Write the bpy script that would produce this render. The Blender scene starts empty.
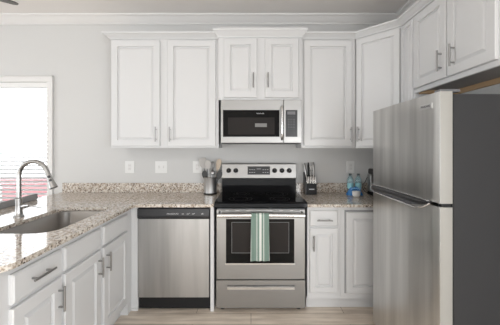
import bpy, bmesh, math, random
from mathutils import Vector, Matrix
random.seed(4)
PI = math.pi
scene = bpy.context.scene
C = scene.collection

# ---------------------------------------------------------------- camera, world, light, exposure
EYE = 1.345
cd = bpy.data.cameras.new('camera'); cam = bpy.data.objects.new('camera', cd); C.objects.link(cam)
cam.location = (0, 0, EYE); cam.rotation_euler = (PI/2, 0, 0)
cd.sensor_width = 36; cd.lens = 36*285/500; cd.shift_x = -0.002; cd.shift_y = -14.5/500; cd.clip_start = .02
scene.camera = cam
w = bpy.data.worlds.new('sky'); scene.world = w; w.use_nodes = True
bg = w.node_tree.nodes['Background']; bg.inputs[0].default_value = (.93, .97, 1, 1); bg.inputs[1].default_value = 4.6
scene.view_settings.view_transform = 'Standard'; scene.view_settings.look = 'None'
scene.view_settings.gamma = 1; scene.view_settings.exposure = -0.18

def area(name, loc, direction, sx, sy, power, col=(1, 1, 1)):
    l = bpy.data.lights.new(name, 'AREA'); l.shape = 'RECTANGLE'; l.size = sx; l.size_y = sy; l.energy = power; l.color = col
    o = bpy.data.objects.new(name, l); C.objects.link(o); o.location = loc
    o.rotation_euler = Vector(direction).to_track_quat('-Z', 'Y').to_euler(); return o
area('daylight_left_window', (-4.75, .3, 1.4), (1, 0, 0), 2.2, 1.6, 10, (.93, .97, 1))
area('right_fill_light', (1.47, -1.7, 1.15), (-1, .25, -.1), 1.6, 1.3, 88, (.95, .98, 1))  # fill added behind the camera to brighten the sink run's faces
area('rear_fill_light', (-1.6, -3.3, .80), (0, 1, 0), 6.2, 1.4, 86, (.95, .98, 1))  # wide frontal fill added before the rear wall, no curtains there
area('kitchen_fill_light', (.30, -.75, 2.655), (0, 0, -1), .5, .5, 3, (1, .99, .98))  # overhead fill added behind the camera to even out the light
area('dining_fill_light', (-1.6, -1.5, 2.655), (0, 0, -1), .5, .5, 9, (1, .985, .965))  # second overhead fill, added to reach the wall below the upper cabinets

# ---------------------------------------------------------------- materials
def nt(name):
    m = bpy.data.materials.new(name); m.use_nodes = True
    t = m.node_tree; return m, t, t.nodes['Principled BSDF']
def mat(name, col, rough=.5, metal=0, spec=.5, bump=0, bscale=40, coat=0, trans=0, ior=1.45, emit=None):
    m, t, p = nt(name)
    p.inputs['Base Color'].default_value = (*col, 1); p.inputs['Roughness'].default_value = rough
    p.inputs['Metallic'].default_value = metal; p.inputs['Specular IOR Level'].default_value = spec
    p.inputs['Coat Weight'].default_value = coat; p.inputs['Transmission Weight'].default_value = trans; p.inputs['IOR'].default_value = ior
    if emit: p.inputs['Emission Color'].default_value = (*col, 1); p.inputs['Emission Strength'].default_value = emit
    tc = t.nodes.new('ShaderNodeTexCoord'); n = t.nodes.new('ShaderNodeTexNoise'); n.inputs['Scale'].default_value = bscale
    t.links.new(tc.outputs['Object'], n.inputs['Vector'])
    if bump:
        b = t.nodes.new('ShaderNodeBump'); b.inputs['Strength'].default_value = bump; b.inputs['Distance'].default_value = .002
        t.links.new(n.outputs['Fac'], b.inputs['Height']); t.links.new(b.outputs[0], p.inputs['Normal'])
    else:
        mr = t.nodes.new('ShaderNodeMapRange'); mr.inputs['To Min'].default_value = max(0, rough-.02); mr.inputs['To Max'].default_value = rough+.02
        t.links.new(n.outputs['Fac'], mr.inputs['Value']); t.links.new(mr.outputs[0], p.inputs['Roughness'])
    return m
def steel(name, col, rough, stretch, amp=.12, bump=.15, big=None):
    m, t, p = nt(name)
    p.inputs['Metallic'].default_value = 1; 
    tc = t.nodes.new('ShaderNodeTexCoord'); mp = t.nodes.new('ShaderNodeMapping'); mp.inputs['Scale'].default_value = stretch
    n = t.nodes.new('ShaderNodeTexNoise'); n.inputs['Scale'].default_value = 1; n.inputs['Detail'].default_value = 4
    t.links.new(tc.outputs['Object'], mp.inputs[0]); t.links.new(mp.outputs[0], n.inputs['Vector'])
    mr = t.nodes.new('ShaderNodeMapRange'); mr.inputs['To Min'].default_value = rough-amp/2; mr.inputs['To Max'].default_value = rough+amp/2
    mr.inputs['From Min'].default_value = .3; mr.inputs['From Max'].default_value = .7
    t.links.new(n.outputs['Fac'], mr.inputs['Value']); t.links.new(mr.outputs[0], p.inputs['Roughness'])
    mx = t.nodes.new('ShaderNodeMix'); mx.data_type = 'RGBA'
    mx.inputs[6].default_value = (*[c*.93 for c in col], 1); mx.inputs[7].default_value = (*[min(1, c*1.06) for c in col], 1)
    t.links.new(n.outputs['Fac'], mx.inputs[0]); t.links.new(mx.outputs[2], p.inputs['Base Color'])
    b = t.nodes.new('ShaderNodeBump'); b.inputs['Strength'].default_value = bump; b.inputs['Distance'].default_value = .001
    h = n.outputs['Fac']
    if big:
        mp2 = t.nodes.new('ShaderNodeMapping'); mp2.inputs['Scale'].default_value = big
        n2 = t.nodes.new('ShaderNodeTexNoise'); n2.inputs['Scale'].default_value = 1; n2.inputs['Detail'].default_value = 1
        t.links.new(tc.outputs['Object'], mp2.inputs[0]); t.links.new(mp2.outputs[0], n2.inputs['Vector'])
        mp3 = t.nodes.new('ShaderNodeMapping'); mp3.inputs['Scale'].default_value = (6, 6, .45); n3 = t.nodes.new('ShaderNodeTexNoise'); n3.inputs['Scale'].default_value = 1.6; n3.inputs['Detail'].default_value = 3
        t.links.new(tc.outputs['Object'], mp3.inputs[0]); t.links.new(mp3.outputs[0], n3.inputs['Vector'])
        r3 = ramp(t, [(.36, (.86, .86, .86)), (.50, (1.0, 1.0, 1.0)), (.64, (1.14, 1.14, 1.14))]); t.links.new(n3.outputs['Fac'], r3.inputs[0])  # vertical streaks of reflection painted into the base colour
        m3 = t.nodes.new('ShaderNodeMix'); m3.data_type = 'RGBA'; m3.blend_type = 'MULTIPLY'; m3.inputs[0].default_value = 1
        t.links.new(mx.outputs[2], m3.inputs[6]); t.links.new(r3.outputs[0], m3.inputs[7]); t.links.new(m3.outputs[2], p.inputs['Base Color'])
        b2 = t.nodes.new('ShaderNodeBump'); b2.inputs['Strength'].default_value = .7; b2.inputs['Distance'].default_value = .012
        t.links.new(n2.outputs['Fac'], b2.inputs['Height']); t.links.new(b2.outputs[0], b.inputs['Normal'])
    t.links.new(h, b.inputs['Height']); t.links.new(b.outputs[0], p.inputs['Normal'])
    return m
def ramp(t, stops, interp='LINEAR'):
    r = t.nodes.new('ShaderNodeValToRGB'); e = r.color_ramp; e.interpolation = interp
    while len(e.elements) > 1: e.elements.remove(e.elements[-1])
    e.elements[0].position = stops[0][0]; e.elements[0].color = (*stops[0][1], 1)
    for p_, c_ in stops[1:]:
        k = e.elements.new(p_); k.color = (*c_, 1)
    return r
def granite(name):
    m, t, p = nt(name); tc = t.nodes.new('ShaderNodeTexCoord')
    L = t.links
    n1 = t.nodes.new('ShaderNodeTexNoise'); n1.inputs['Scale'].default_value = 66; n1.inputs['Detail'].default_value = 5; n1.inputs['Roughness'].default_value = .65
    L.new(tc.outputs['Object'], n1.inputs['Vector'])
    r1 = ramp(t, [(.31, (.17, .125, .095)), (.42, (.40, .325, .26)), (.51, (.58, .515, .445)), (.63, (.76, .715, .66))]); L.new(n1.outputs['Fac'], r1.inputs[0])
    v = t.nodes.new('ShaderNodeTexVoronoi'); v.inputs['Scale'].default_value = 145; L.new(tc.outputs['Object'], v.inputs['Vector'])
    sx = t.nodes.new('ShaderNodeSeparateColor'); L.new(v.outputs['Color'], sx.inputs[0])
    r2 = ramp(t, [(0, (1, 1, 1)), (.10, (0, 0, 0))], 'CONSTANT'); L.new(sx.outputs[0], r2.inputs[0])
    mx = t.nodes.new('ShaderNodeMix'); mx.data_type = 'RGBA'; mx.inputs[7].default_value = (.085, .06, .05, 1)
    L.new(r2.outputs[0], mx.inputs[0]); L.new(r1.outputs[0], mx.inputs[6])
    v2 = t.nodes.new('ShaderNodeTexVoronoi'); v2.inputs['Scale'].default_value = 95; L.new(tc.outputs['Object'], v2.inputs['Vector'])
    s2 = t.nodes.new('ShaderNodeSeparateColor'); L.new(v2.outputs['Color'], s2.inputs[0])
    r3 = ramp(t, [(0, (0, 0, 0)), (.90, (.6, .6, .6))], 'CONSTANT'); L.new(s2.outputs[1], r3.inputs[0])
    m2 = t.nodes.new('ShaderNodeMix'); m2.data_type = 'RGBA'; m2.inputs[7].default_value = (.80, .77, .72, 1)
    L.new(r3.outputs[0], m2.inputs[0]); L.new(mx.outputs[2], m2.inputs[6]); L.new(m2.outputs[2], p.inputs['Base Color'])
    p.inputs['Roughness'].default_value = .07; p.inputs['Specular IOR Level'].default_value = .65
    return m
def planks(name):
    m, t, p = nt(name); L = t.links; tc = t.nodes.new('ShaderNodeTexCoord')
    br = t.nodes.new('ShaderNodeTexBrick'); br.inputs['Scale'].default_value = 1; br.inputs['Brick Width'].default_value = 1.2; br.inputs['Row Height'].default_value = .145
    br.inputs['Mortar Size'].default_value = .0018; br.inputs['Color1'].default_value = (.84, .745, .64, 1); br.inputs['Color2'].default_value = (.75, .655, .555, 1)
    br.inputs['Mortar'].default_value = (.24, .18, .13, 1); br.inputs['Bias'].default_value = 0; br.offset = .37
    L.new(tc.outputs['Object'], br.inputs['Vector'])
    mp = t.nodes.new('ShaderNodeMapping'); mp.inputs['Scale'].default_value = (1.6, 14, 1); n = t.nodes.new('ShaderNodeTexNoise'); n.inputs['Scale'].default_value = 2; n.inputs['Detail'].default_value = 6
    L.new(tc.outputs['Object'], mp.inputs[0]); L.new(mp.outputs[0], n.inputs['Vector'])
    r = ramp(t, [(.3, (.66, .63, .60)), (.65, (1, 1, 1))]); L.new(n.outputs['Fac'], r.inputs[0])
    mx = t.nodes.new('ShaderNodeMix'); mx.data_type = 'RGBA'; mx.blend_type = 'MULTIPLY'; mx.inputs[0].default_value = 1
    L.new(br.outputs['Color'], mx.inputs[6]); L.new(r.outputs[0], mx.inputs[7]); L.new(mx.outputs[2], p.inputs['Base Color'])
    p.inputs['Roughness'].default_value = .38; return m
def brick_mat(name):
    m, t, p = nt(name); L = t.links; tc = t.nodes.new('ShaderNodeTexCoord')
    mp = t.nodes.new('ShaderNodeMapping'); mp.inputs['Rotation'].default_value = (PI/2, 0, 0)
    br = t.nodes.new('ShaderNodeTexBrick'); br.inputs['Scale'].default_value = 3
    br.inputs['Color1'].default_value = (.50, .20, .22, 1); br.inputs['Color2'].default_value = (.45, .19, .20, 1); br.inputs['Mortar'].default_value = (.5, .35, .35, 1)
    L.new(tc.outputs['Object'], mp.inputs[0]); L.new(mp.outputs[0], br.inputs['Vector']); L.new(br.outputs['Color'], p.inputs['Base Color']); p.inputs['Roughness'].default_value = .9
    return m
def towel_mat(name):
    m, t, p = nt(name); L = t.links; tc = t.nodes.new('ShaderNodeTexCoord'); s = t.nodes.new('ShaderNodeSeparateXYZ'); L.new(tc.outputs['Generated'], s.inputs[0])
    G = (.19, .27, .23); W = (.72, .74, .70)
    st = [(0, W), (.02, G), (.31, W), (.345, G), (.455, W), (.575, G), (.675, W), (.71, G), (.98, W)]
    r = ramp(t, st, 'CONSTANT'); L.new(s.outputs[0], r.inputs[0])
    wv = t.nodes.new('ShaderNodeTexWave'); wv.bands_direction = 'Z'; wv.inputs['Scale'].default_value = 55; wv.inputs['Distortion'].default_value = 1
    L.new(tc.outputs['Object'], wv.inputs['Vector']); r2 = ramp(t, [(0, (.8, .8, .8)), (1, (1.2, 1.2, 1.2))]); L.new(wv.outputs['Fac'], r2.inputs[0])
    mx = t.nodes.new('ShaderNodeMix'); mx.data_type = 'RGBA'; mx.blend_type = 'MULTIPLY'; mx.inputs[0].default_value = 1
    L.new(r.outputs[0], mx.inputs[6]); L.new(r2.outputs[0], mx.inputs[7]); L.new(mx.outputs[2], p.inputs['Base Color']); p.inputs['Roughness'].default_value = .95
    return m
def glass_mat(name, tint=(1, 1, 1), refl=.08):
    m = bpy.data.materials.new(name); m.use_nodes = True; t = m.node_tree; t.nodes.clear()
    o = t.nodes.new('ShaderNodeOutputMaterial'); a = t.nodes.new('ShaderNodeBsdfTransparent'); a.inputs[0].default_value = (*tint, 1)
    g = t.nodes.new('ShaderNodeBsdfGlossy'); g.inputs['Roughness'].default_value = .02; mx = t.nodes.new('ShaderNodeMixShader'); f = t.nodes.new('ShaderNodeFresnel')
    f.inputs[0].default_value = 1.0+refl*5
    t.links.new(f.outputs[0], mx.inputs[0]); t.links.new(a.outputs[0], mx.inputs[1]); t.links.new(g.outputs[0], mx.inputs[2]); t.links.new(mx.outputs[0], o.inputs[0]); return m
def slat_mat(name):
    m = bpy.data.materials.new(name); m.use_nodes = True; t = m.node_tree; t.nodes.clear()
    o = t.nodes.new('ShaderNodeOutputMaterial'); a = t.nodes.new('ShaderNodeBsdfDiffuse'); a.inputs[0].default_value = (.85, .85, .85, 1)
    g = t.nodes.new('ShaderNodeBsdfTranslucent'); g.inputs[0].default_value = (.8, .8, .8, 1); mx = t.nodes.new('ShaderNodeMixShader'); mx.inputs[0].default_value = .35
    t.links.new(a.outputs[0], mx.inputs[1]); t.links.new(g.outputs[0], mx.inputs[2]); t.links.new(mx.outputs[0], o.inputs[0]); return m

M = dict(
    wall=mat('wall_paint', (.61, .607, .60), .7, bump=.08, bscale=120), ceil=mat('ceiling_paint', (.84, .81, .79), .85, bump=.1, bscale=90),
    trim=mat('trim_white', (.72, .71, .70), .4), cab=mat('cabinet_white', (.665, .667, .672), .34, spec=.45),
    inner=mat('raw_cabinet_wood', (.52, .35, .20), .7, bump=.1), underpanel=mat('cabinet_underside', (.36, .335, .32), .7),
    floor=planks('oak_planks'), granite=granite('speckled_granite'), brick=brick_mat('outdoor_brick'), ground=mat('pale_ground', (.2, .2, .19), .9),
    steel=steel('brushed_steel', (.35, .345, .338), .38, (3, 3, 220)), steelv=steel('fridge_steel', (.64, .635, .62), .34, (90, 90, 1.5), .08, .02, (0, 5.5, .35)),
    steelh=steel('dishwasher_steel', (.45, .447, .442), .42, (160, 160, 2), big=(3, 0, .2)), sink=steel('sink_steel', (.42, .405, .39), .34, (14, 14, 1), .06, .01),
    chrome=mat('brushed_nickel', (.42, .415, .41), .28, 1), bright=mat('polished_steel', (.80, .80, .80), .2, 1), pull=mat('satin_nickel', (.34, .335, .33), .32, 1),
    black=mat('black_plastic', (.018, .018, .019), .35), matte=mat('matte_black', (.014, .014, .015), .5, spec=.3), gloss=mat('black_ceramic_glass', (.006, .006, .007), .07, spec=.12),
    oven=mat('oven_window_glass', (.006, .006, .006), .05, spec=.2), ovenin=mat('oven_inner_window', (.026, .023, .022), .07, spec=.2),
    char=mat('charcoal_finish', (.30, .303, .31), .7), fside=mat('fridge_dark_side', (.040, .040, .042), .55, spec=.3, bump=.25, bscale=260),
    lens=mat('grey_plastic', (.16, .16, .17), .4), panel=mat('dark_control_panel', (.030, .031, .034), .3), mark=mat('pale_grey_print', (.55, .56, .57), .5),
    dim=mat('dim_grey_print', (.07, .07, .073), .5), white=mat('white_plastic', (.78, .78, .77), .4), wand=mat('light_wood_utensil', (.55, .46, .37), .6),
    grey=mat('grey_utensil', (.45, .43, .41), .4), towel=towel_mat('striped_towel_cloth'), glass=glass_mat('window_glass'), slat=slat_mat('blind_slat'),
    water=mat('bottle_plastic', (.68, .88, .93), .12, trans=.75, ior=1.2), label=mat('teal_label', (.33, .66, .72), .4), cap=mat('dark_cap', (.05, .07, .08), .4),
    blue=mat('blue_packet', (.05, .22, .52), .3), bluel=mat('light_blue_print', (.25, .50, .80), .4), sticker=mat('grey_sticker', (.20, .20, .195), .5),
    badge=mat('silver_badge', (.72, .72, .72), .3, 1), filter=mat('vent_grey', (.2, .2, .2), .6), hood=mat('microwave_underside', (.05, .05, .05), .5),
    fedge=mat('fridge_door_edge', (.36, .35, .325), .42, bump=.1, bscale=200),
    badge2=mat('crock_steel', (.62, .62, .62), .42, 1), charg=mat('handle_grey', (.10, .10, .108), .35),
    fan=mat('fan_blade_grey', (.11, .105, .10), .5), fans=mat('fan_metal', (.45, .45, .45), .4, 1), cloth=mat('charcoal_cloth', (.07, .075, .08), .9, bump=.3, bscale=300))

# ---------------------------------------------------------------- helpers
def world_of(o):
    v = Vector((0, 0, 0))
    while o is not None: v += o.location; o = o.parent
    return v
def obj(name, bm, material, parent=None, smooth=False, label=None):
    """links the mesh (built in room coordinates) as one object"""
    me = bpy.data.meshes.new(name); 
    bmesh.ops.recalc_face_normals(bm, faces=bm.faces)
    if parent is not None: bmesh.ops.translate(bm, verts=bm.verts, vec=-world_of(parent))
    bm.to_mesh(me); bm.free()
    for m in (material if isinstance(material, (list, tuple)) else [material]): me.materials.append(m)
    if smooth:
        for p in me.polygons: p.use_smooth = True
        try: me.set_sharp_from_angle(angle=math.radians(38))
        except Exception: pass
    o = bpy.data.objects.new(name, me); C.objects.link(o)
    if parent is not None: o.parent = parent
    if label: o['label'] = label
    return o
def thing(name, label, cat, loc=(0, 0, 0), group=None):
    o = bpy.data.objects.new(name, None); C.objects.link(o); o.location = loc; o.empty_display_size = .05
    o['label'] = label; o['category'] = cat
    if group: o['group'] = group
    return o
def tag(o, label, cat, group=None):
    o['label'] = label; o['category'] = cat
    if group: o['group'] = group
    return o
def struct(name, bm, m):
    o = obj(name, bm, m); o['kind'] = 'structure'; return o
def NB(): return bmesh.new()
def box(bm, x0, x1, y0, y1, z0, z1, bev=0, mi=0):
    b = bmesh.new(); bmesh.ops.create_cube(b, size=1)
    for v in b.verts: v.co = Vector(((x0+x1)/2+v.co.x*(x1-x0), (y0+y1)/2+v.co.y*(y1-y0), (z0+z1)/2+v.co.z*(z1-z0)))
    if bev: bmesh.ops.bevel(b, geom=b.edges[:], offset=bev, segments=2, affect='EDGES', profile=.5)
    merge(bm, b, mi); return bm
def merge(bm, b, mi=0):
    mp = {v: bm.verts.new(v.co) for v in b.verts}
    for f in b.faces:
        try: nf = bm.faces.new([mp[v] for v in f.verts]); nf.material_index = mi
        except ValueError: pass
    b.free()
def tube(bm, pts, rs, seg=12, cap=True):
    pts = [Vector(p) for p in pts]
    if not isinstance(rs, (list, tuple)): rs = [rs]*len(pts)
    rings = []; up = None
    for i, p in enumerate(pts):
        d = (pts[min(i+1, len(pts)-1)]-pts[max(i-1, 0)])
        if d.length < 1e-9: d = Vector((0, 0, 1))
        d.normalize()
        if up is None: up = d.orthogonal().normalized()
        up = (up-d*up.dot(d)); up = up.normalized() if up.length > 1e-6 else d.orthogonal().normalized()
        s = d.cross(up)
        rings.append([bm.verts.new(p+rs[i]*(math.cos(2*PI*k/seg)*up+math.sin(2*PI*k/seg)*s)) for k in range(seg)])
    for a, b in zip(rings, rings[1:]):
        for k in range(seg): bm.faces.new((a[k], a[(k+1) % seg], b[(k+1) % seg], b[k]))
    if cap: bm.faces.new(rings[0][::-1]); bm.faces.new(rings[-1])
    return bm
def lathe(bm, cx, cy, prof, seg=24, sx=1, sy=1):
    rings = [[bm.verts.new((cx+r*sx*math.cos(2*PI*k/seg), cy+r*sy*math.sin(2*PI*k/seg), z)) for k in range(seg)] for r, z in prof]
    for a, b in zip(rings, rings[1:]):
        for k in range(seg): bm.faces.new((a[k], a[(k+1) % seg], b[(k+1) % seg], b[k]))
    bm.faces.new(rings[0][::-1]); bm.faces.new(rings[-1]); return bm
def prism(bm, poly, z0, z1):
    a = [bm.verts.new((x, y, z0)) for x, y in poly]; b = [bm.verts.new((x, y, z1)) for x, y in poly]
    n = len(poly)
    for k in range(n): bm.faces.new((a[k], a[(k+1) % n], b[(k+1) % n], b[k]))
    bm.faces.new(a[::-1]); bm.faces.new(b); return bm
def extr(bm, prof, axis, a0, a1):
    """profile polygon of 2D points extruded along x ('x': points are y,z) or y ('y': points are x,z)"""
    f = (lambda p, a: (a, p[0], p[1])) if axis == 'x' else (lambda p, a: (p[0], a, p[1]))
    a = [bm.verts.new(f(p, a0)) for p in prof]; b = [bm.verts.new(f(p, a1)) for p in prof]; n = len(prof)
    for k in range(n): bm.faces.new((a[k], a[(k+1) % n], b[(k+1) % n], b[k]))
    bm.faces.new(a[::-1]); bm.faces.new(b); return bm
def sweep(bm, path, prof, ends=(None, None)):
    """moulding: profile (out, z) along a floor-plan path, out to the right of travel, mitred"""
    n = len(path); P = [Vector(p) for p in path]; N = []
    for a, b in zip(P, P[1:]):
        d = (b-a).normalized(); N.append(Vector((d.y, -d.x)))
    rings = []
    for i in range(n):
        if i == 0: m = N[0]
        elif i == n-1: m = N[-1]
        else: m = (N[i-1]+N[i])/(1+N[i-1].dot(N[i]))
        rings.append([bm.verts.new((P[i].x+m.x*o, P[i].y+m.y*o, z)) for o, z in prof])
    k = len(prof)
    for a, b in zip(rings, rings[1:]):
        for j in range(k): bm.faces.new((a[j], a[(j+1) % k], b[(j+1) % k], b[j]))
    bm.faces.new(rings[0][::-1]); bm.faces.new(rings[-1]); return bm
def slab(bm, o, u, n, w, h, rings):
    """panel of width w (along u) and height h (z), rings = [(inset, height out)...]"""
    o = Vector(o); u = Vector(u).normalized(); n = Vector(n).normalized(); z = Vector((0, 0, 1)); R = []
    for s, t in rings:
        R.append([bm.verts.new(o+u*x+z*y+n*t) for x, y in ((s, s), (w-s, s), (w-s, h-s), (s, h-s))])
    for a, b in zip(R, R[1:]):
        for k in range(4): bm.faces.new((a[k], a[(k+1) % 4], b[(k+1) % 4], b[k]))
    bm.faces.new(R[0][::-1]); bm.faces.new(R[-1])
def raised(s=.056): return [(0, 0), (0, .014), (.004, .019), (s, .019), (s+.003, .006), (s+.008, .006), (s+.026, .0165)]
DRAWER = [(0, 0), (0, .012), (.008, .019), (.02, .019)]
def pull(p, axis, n, length, parent, label=None):
    bm = NB(); p = Vector(p); a = Vector(axis).normalized(); n = Vector(n).normalized(); h = length/2
    tube(bm, [p-a*h+n*.030, p+a*h+n*.030], .0058, 10)
    for s in (-1, 1): tube(bm, [p+a*s*h*.66, p+a*s*h*.66+n*.030], .0048, 8)
    return obj('handle', bm, M['pull'], parent, True)
def door(parent, o, u, n, w, h, name='door', rings=None, s=.056):
    bm = NB(); slab(bm, o, u, n, w, h, rings or raised(s)); return obj(name, bm, M['cab'], parent)
FONT = {}
def text(s, loc, rot, size, parent, m, name='lettering', ext=.0006, sx=1):
    c = bpy.data.curves.new(name, 'FONT'); c.body = s; c.size = size; c.extrude = ext; c.align_x = 'CENTER'; c.align_y = 'CENTER'
    t = bpy.data.objects.new(name, c); C.objects.link(t); t.rotation_euler = rot; t.scale = (sx, 1, 1)
    bpy.context.view_layer.update()
    me = bpy.data.meshes.new_from_object(t.evaluated_get(bpy.context.evaluated_depsgraph_get()))
    me.transform(Matrix.LocRotScale(None, t.rotation_euler, Vector((sx, 1, 1)))); me.materials.clear(); me.materials.append(M[m])
    bpy.data.objects.remove(t); o = bpy.data.objects.new(name, me); C.objects.link(o)
    o.parent = parent; o.location = Vector(loc)-world_of(parent) if parent else Vector(loc); return o
FRONT = (PI/2, 0, 0)

# ---------------------------------------------------------------- the room
YB, XR, XL, YR, ZC = 2.966, 1.545, -4.9, -3.4, 2.712
struct('floor', box(NB(), XL, XR, YR, YB, -.05, 0), M['floor'])
struct('ceiling', box(NB(), XL-.1, XR+.1, YR-.1, YB+.1, ZC, ZC+.1), M['ceil'])
WX0, WX1, WZ0, WZ1 = -3.75, -2.115, .32, 2.03          # window opening in the back wall
bm = NB(); box(bm, XL-.1, WX0, YB, YB+.12, 0, ZC); box(bm, WX1, XR+.1, YB, YB+.12, 0, ZC); box(bm, WX0, WX1, YB, YB+.12, 0, WZ0); box(bm, WX0, WX1, YB, YB+.12, WZ1, ZC)
struct('wall_back', bm, M['wall'])
bm = NB(); box(bm, XR, XR+.1, YR, -2.5, 0, ZC); box(bm, XR, XR+.1, -.9, YB, 0, ZC); box(bm, XR, XR+.1, -2.5, -.9, 0, .65); box(bm, XR, XR+.1, -2.5, -.9, 2.05, ZC)  # opening added out of view to go with the right-hand fill
struct('wall_right', bm, M['wall'])
bm = NB(); box(bm, XL-.1, XL, YR, -1, 0, ZC); box(bm, XL-.1, XL, 1.6, YB, 0, ZC); box(bm, XL-.1, XL, -1, 1.6, 0, .5); box(bm, XL-.1, XL, -1, 1.6, 2.3, ZC)
struct('wall_left', bm, M['wall'])
bm = NB(); box(bm, XL-.1, XR+.1, YR-.1, YR, 0, ZC)
struct('wall_rear', bm, M['wall'])
crown = [(0, ZC-.085), (.012, ZC-.085), (.016, ZC-.070), (.030, ZC-.058), (.062, ZC-.022), (.078, ZC-.014), (.085, ZC-.0), (0, ZC)]
struct('trim_1', sweep(NB(), [(XL, YB), (XR, YB), (XR, YR)], crown), M['trim'])
for lx_, ly_, lb_ in ((.30, -.75, 'added flat round white ceiling light, unseen, above the kitchen floor'), (-1.6, -1.5, 'added flat round white ceiling light, unseen, farther left behind the sink run')):
    cl = thing('added_ceiling_light', lb_, 'ceiling light', (lx_, ly_, ZC), 'added round ceiling lights')  # unseen fixtures added to go with the two overhead fills
    obj('lamp_rim', lathe(NB(), lx_, ly_, [(.20, ZC-.001), (.20, ZC-.03), (.19, ZC-.04)], 32), M['white'], cl, True)
struct('baseboard_back', box(NB(), XL, -1.97, YB-.014, YB, 0, .09), M['trim'])

# window with casing, panes and blinds
wn = bpy.data.objects.new('window_1', None); C.objects.link(wn); wn.location = (WX0, YB, WZ0); wn['kind'] = 'structure'
bm = NB(); 
for a in ((WX1, WX1+.058, WZ0-.06, WZ1), (WX0-.058, WX0, WZ0-.06, WZ1)): box(bm, a[0], a[1], YB-.018, YB, a[2], a[3], .004)
box(bm, WX0-.058, WX1+.058, YB-.018, YB, WZ1, WZ1+.058, .004); box(bm, WX0-.03, WX1+.03, YB-.016, YB, WZ0-.06, WZ0, .003)
for a in ((WX1+.05, WX1+.062), (WX0-.062, WX0-.05)): box(bm, a[0], a[1], YB-.026, YB, WZ0-.06, WZ1+.062, .003)
box(bm, WX0-.062, WX1+.062, YB-.026, YB, WZ1+.05, WZ1+.062, .003)
obj('window_casing', bm, M['trim'], wn)
bm = NB(); mid = (WX0+WX1)/2
for x0, x1 in ((WX0, WX0+.04), (mid-.02, mid+.02), (WX1-.022, WX1)): box(bm, x0, x1, YB+.06, YB+.10, WZ0, WZ1)
for z0, z1 in ((WZ0, WZ0+.04), (WZ1-.04, WZ1)): box(bm, WX0, WX1, YB+.06, YB+.10, z0, z1)
obj('window_sash', bm, M['white'], wn)
obj('window_pane', box(NB(), WX0+.02, WX1-.02, YB+.078, YB+.082, WZ0+.02, WZ1-.02), M['glass'], wn)
bl = thing('window_blinds', 'white horizontal slat blinds hanging in the bright window behind the sink', 'blinds', (mid, YB+.03, WZ1))
obj('headrail', box(NB(), WX0+.006, WX1-.006, YB+.002, YB+.05, WZ1-.055, WZ1-.001, .003), M['white'], bl)
bm = NB(); z = WZ1-.075; a = math.radians(19)
while z > WZ0+.05:
    for s0, s1 in ((-.022, .022),):
        v = [bm.verts.new((x, YB+.028+s*math.cos(a), z+s*math.sin(a)+(.0012 if k else 0))) for k in (0, 1) for x, s in ((WX0+.01, s0), (WX1-.01, s0), (WX1-.01, s1), (WX0+.01, s1))]
        for f in ((0, 1, 2, 3), (7, 6, 5, 4), (0, 4, 5, 1), (1, 5, 6, 2), (2, 6, 7, 3), (3, 7, 4, 0)): bm.faces.new([v[i] for i in f])
    z -= .042
o = obj('slats', bm, M['slat'], bl); o['kind'] = 'stuff'
bm = NB()
for x in (WX0+.25, mid, WX1-.25): tube(bm, [(x, YB+.004, WZ1-.05), (x, YB+.004, WZ0+.03)], .0012, 6)
obj('ladder_cord', bm, M['white'], bl)
obj('bottom_rail', box(NB(), WX0+.01, WX1-.01, YB+.006, YB+.05, WZ0+.02, WZ0+.045, .003), M['white'], bl)

# outside: ground and a red building beyond the window
tag(obj('outdoor_ground', box(NB(), -22, 10, YB+.3, 30, -1.1, -1.0), M['ground']), 'pale sunlit ground outside the window', 'ground')['kind'] = 'structure'
hb = thing('brick_building', 'reddish building seen through the white window blinds', 'building', (-8, 9, -1))
obj('wall', box(NB(), -14, -4.4, 9, 13, -1, .42), M['brick'], hb)
extr(bm := NB(), [(8.9, .42), (13.1, .42), (11, .55)], 'x', -14.2, -4.2); obj('roof', bm, M['white'], hb)
for x in (-8.35,):
    f = obj('window', box(NB(), x-.5, x+.5, 8.94, 9.0, -.6, .2), M['white'], hb); obj('pane', box(NB(), x-.43, x+.43, 8.92, 8.94, -.53, .13), M['lens'], f)

# ---------------------------------------------------------------- upper cabinets
CR = [(0, 2.352), (.010, 2.352), (.014, 2.362), (.022, 2.366), (.046, 2.384), (.058, 2.388), (.060, 2.400), (0, 2.400)]
YU, UB = 2.636, 1.345
def wall_cab(name, label, x0, x1, yf, z0, z1, doors, group='white wall cabinets'):
    t = thing('wall_cabinet', label, 'cabinet', ((x0+x1)/2, YB, z0), group)
    obj('body', box(NB(), x0, x1, yf, YB-.001, z0, z1), M['cab'], t)
    for dx0, dx1, dz0, dz1, hx, hz in doors:
        d = door(t, (dx0, yf, dz0), (1, 0, 0), (0, -1, 0), dx1-dx0, dz1-dz0)
        pull((hx, yf-.019, hz), (0, 0, 1), (0, -1, 0), .135, d)
    return t
k = 1/108.9; X = lambda px: (px-251)*k
t = wall_cab('', 'wide white two-door wall cabinet left of the microwave', X(110), -.300, YU, UB, 2.35,
    [(X(111), X(159.8), 1.362, 2.335, X(156.3), 1.470), (X(167.2), X(215.6), 1.362, 2.335, X(170.3), 1.470)])
obj('crown_moulding', sweep(NB(), [(X(110), YB-.001), (X(110), YU), (-.300, YU)], CR), M['cab'], t)
t = wall_cab('', 'short white two-door wall cabinet directly above the microwave', -.298, .463, 2.600, 1.784, 2.36,
    [(-.246, .054, 1.802, 2.338, .022, 1.955), (.126, .432, 1.802, 2.338, .154, 1.955)])
CR2 = [(0, 2.352), (.006, 2.352), (.010, 2.362), (.016, 2.368), (.040, 2.400), (.046, 2.404), (.048, 2.424), (0, 2.424)]
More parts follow.
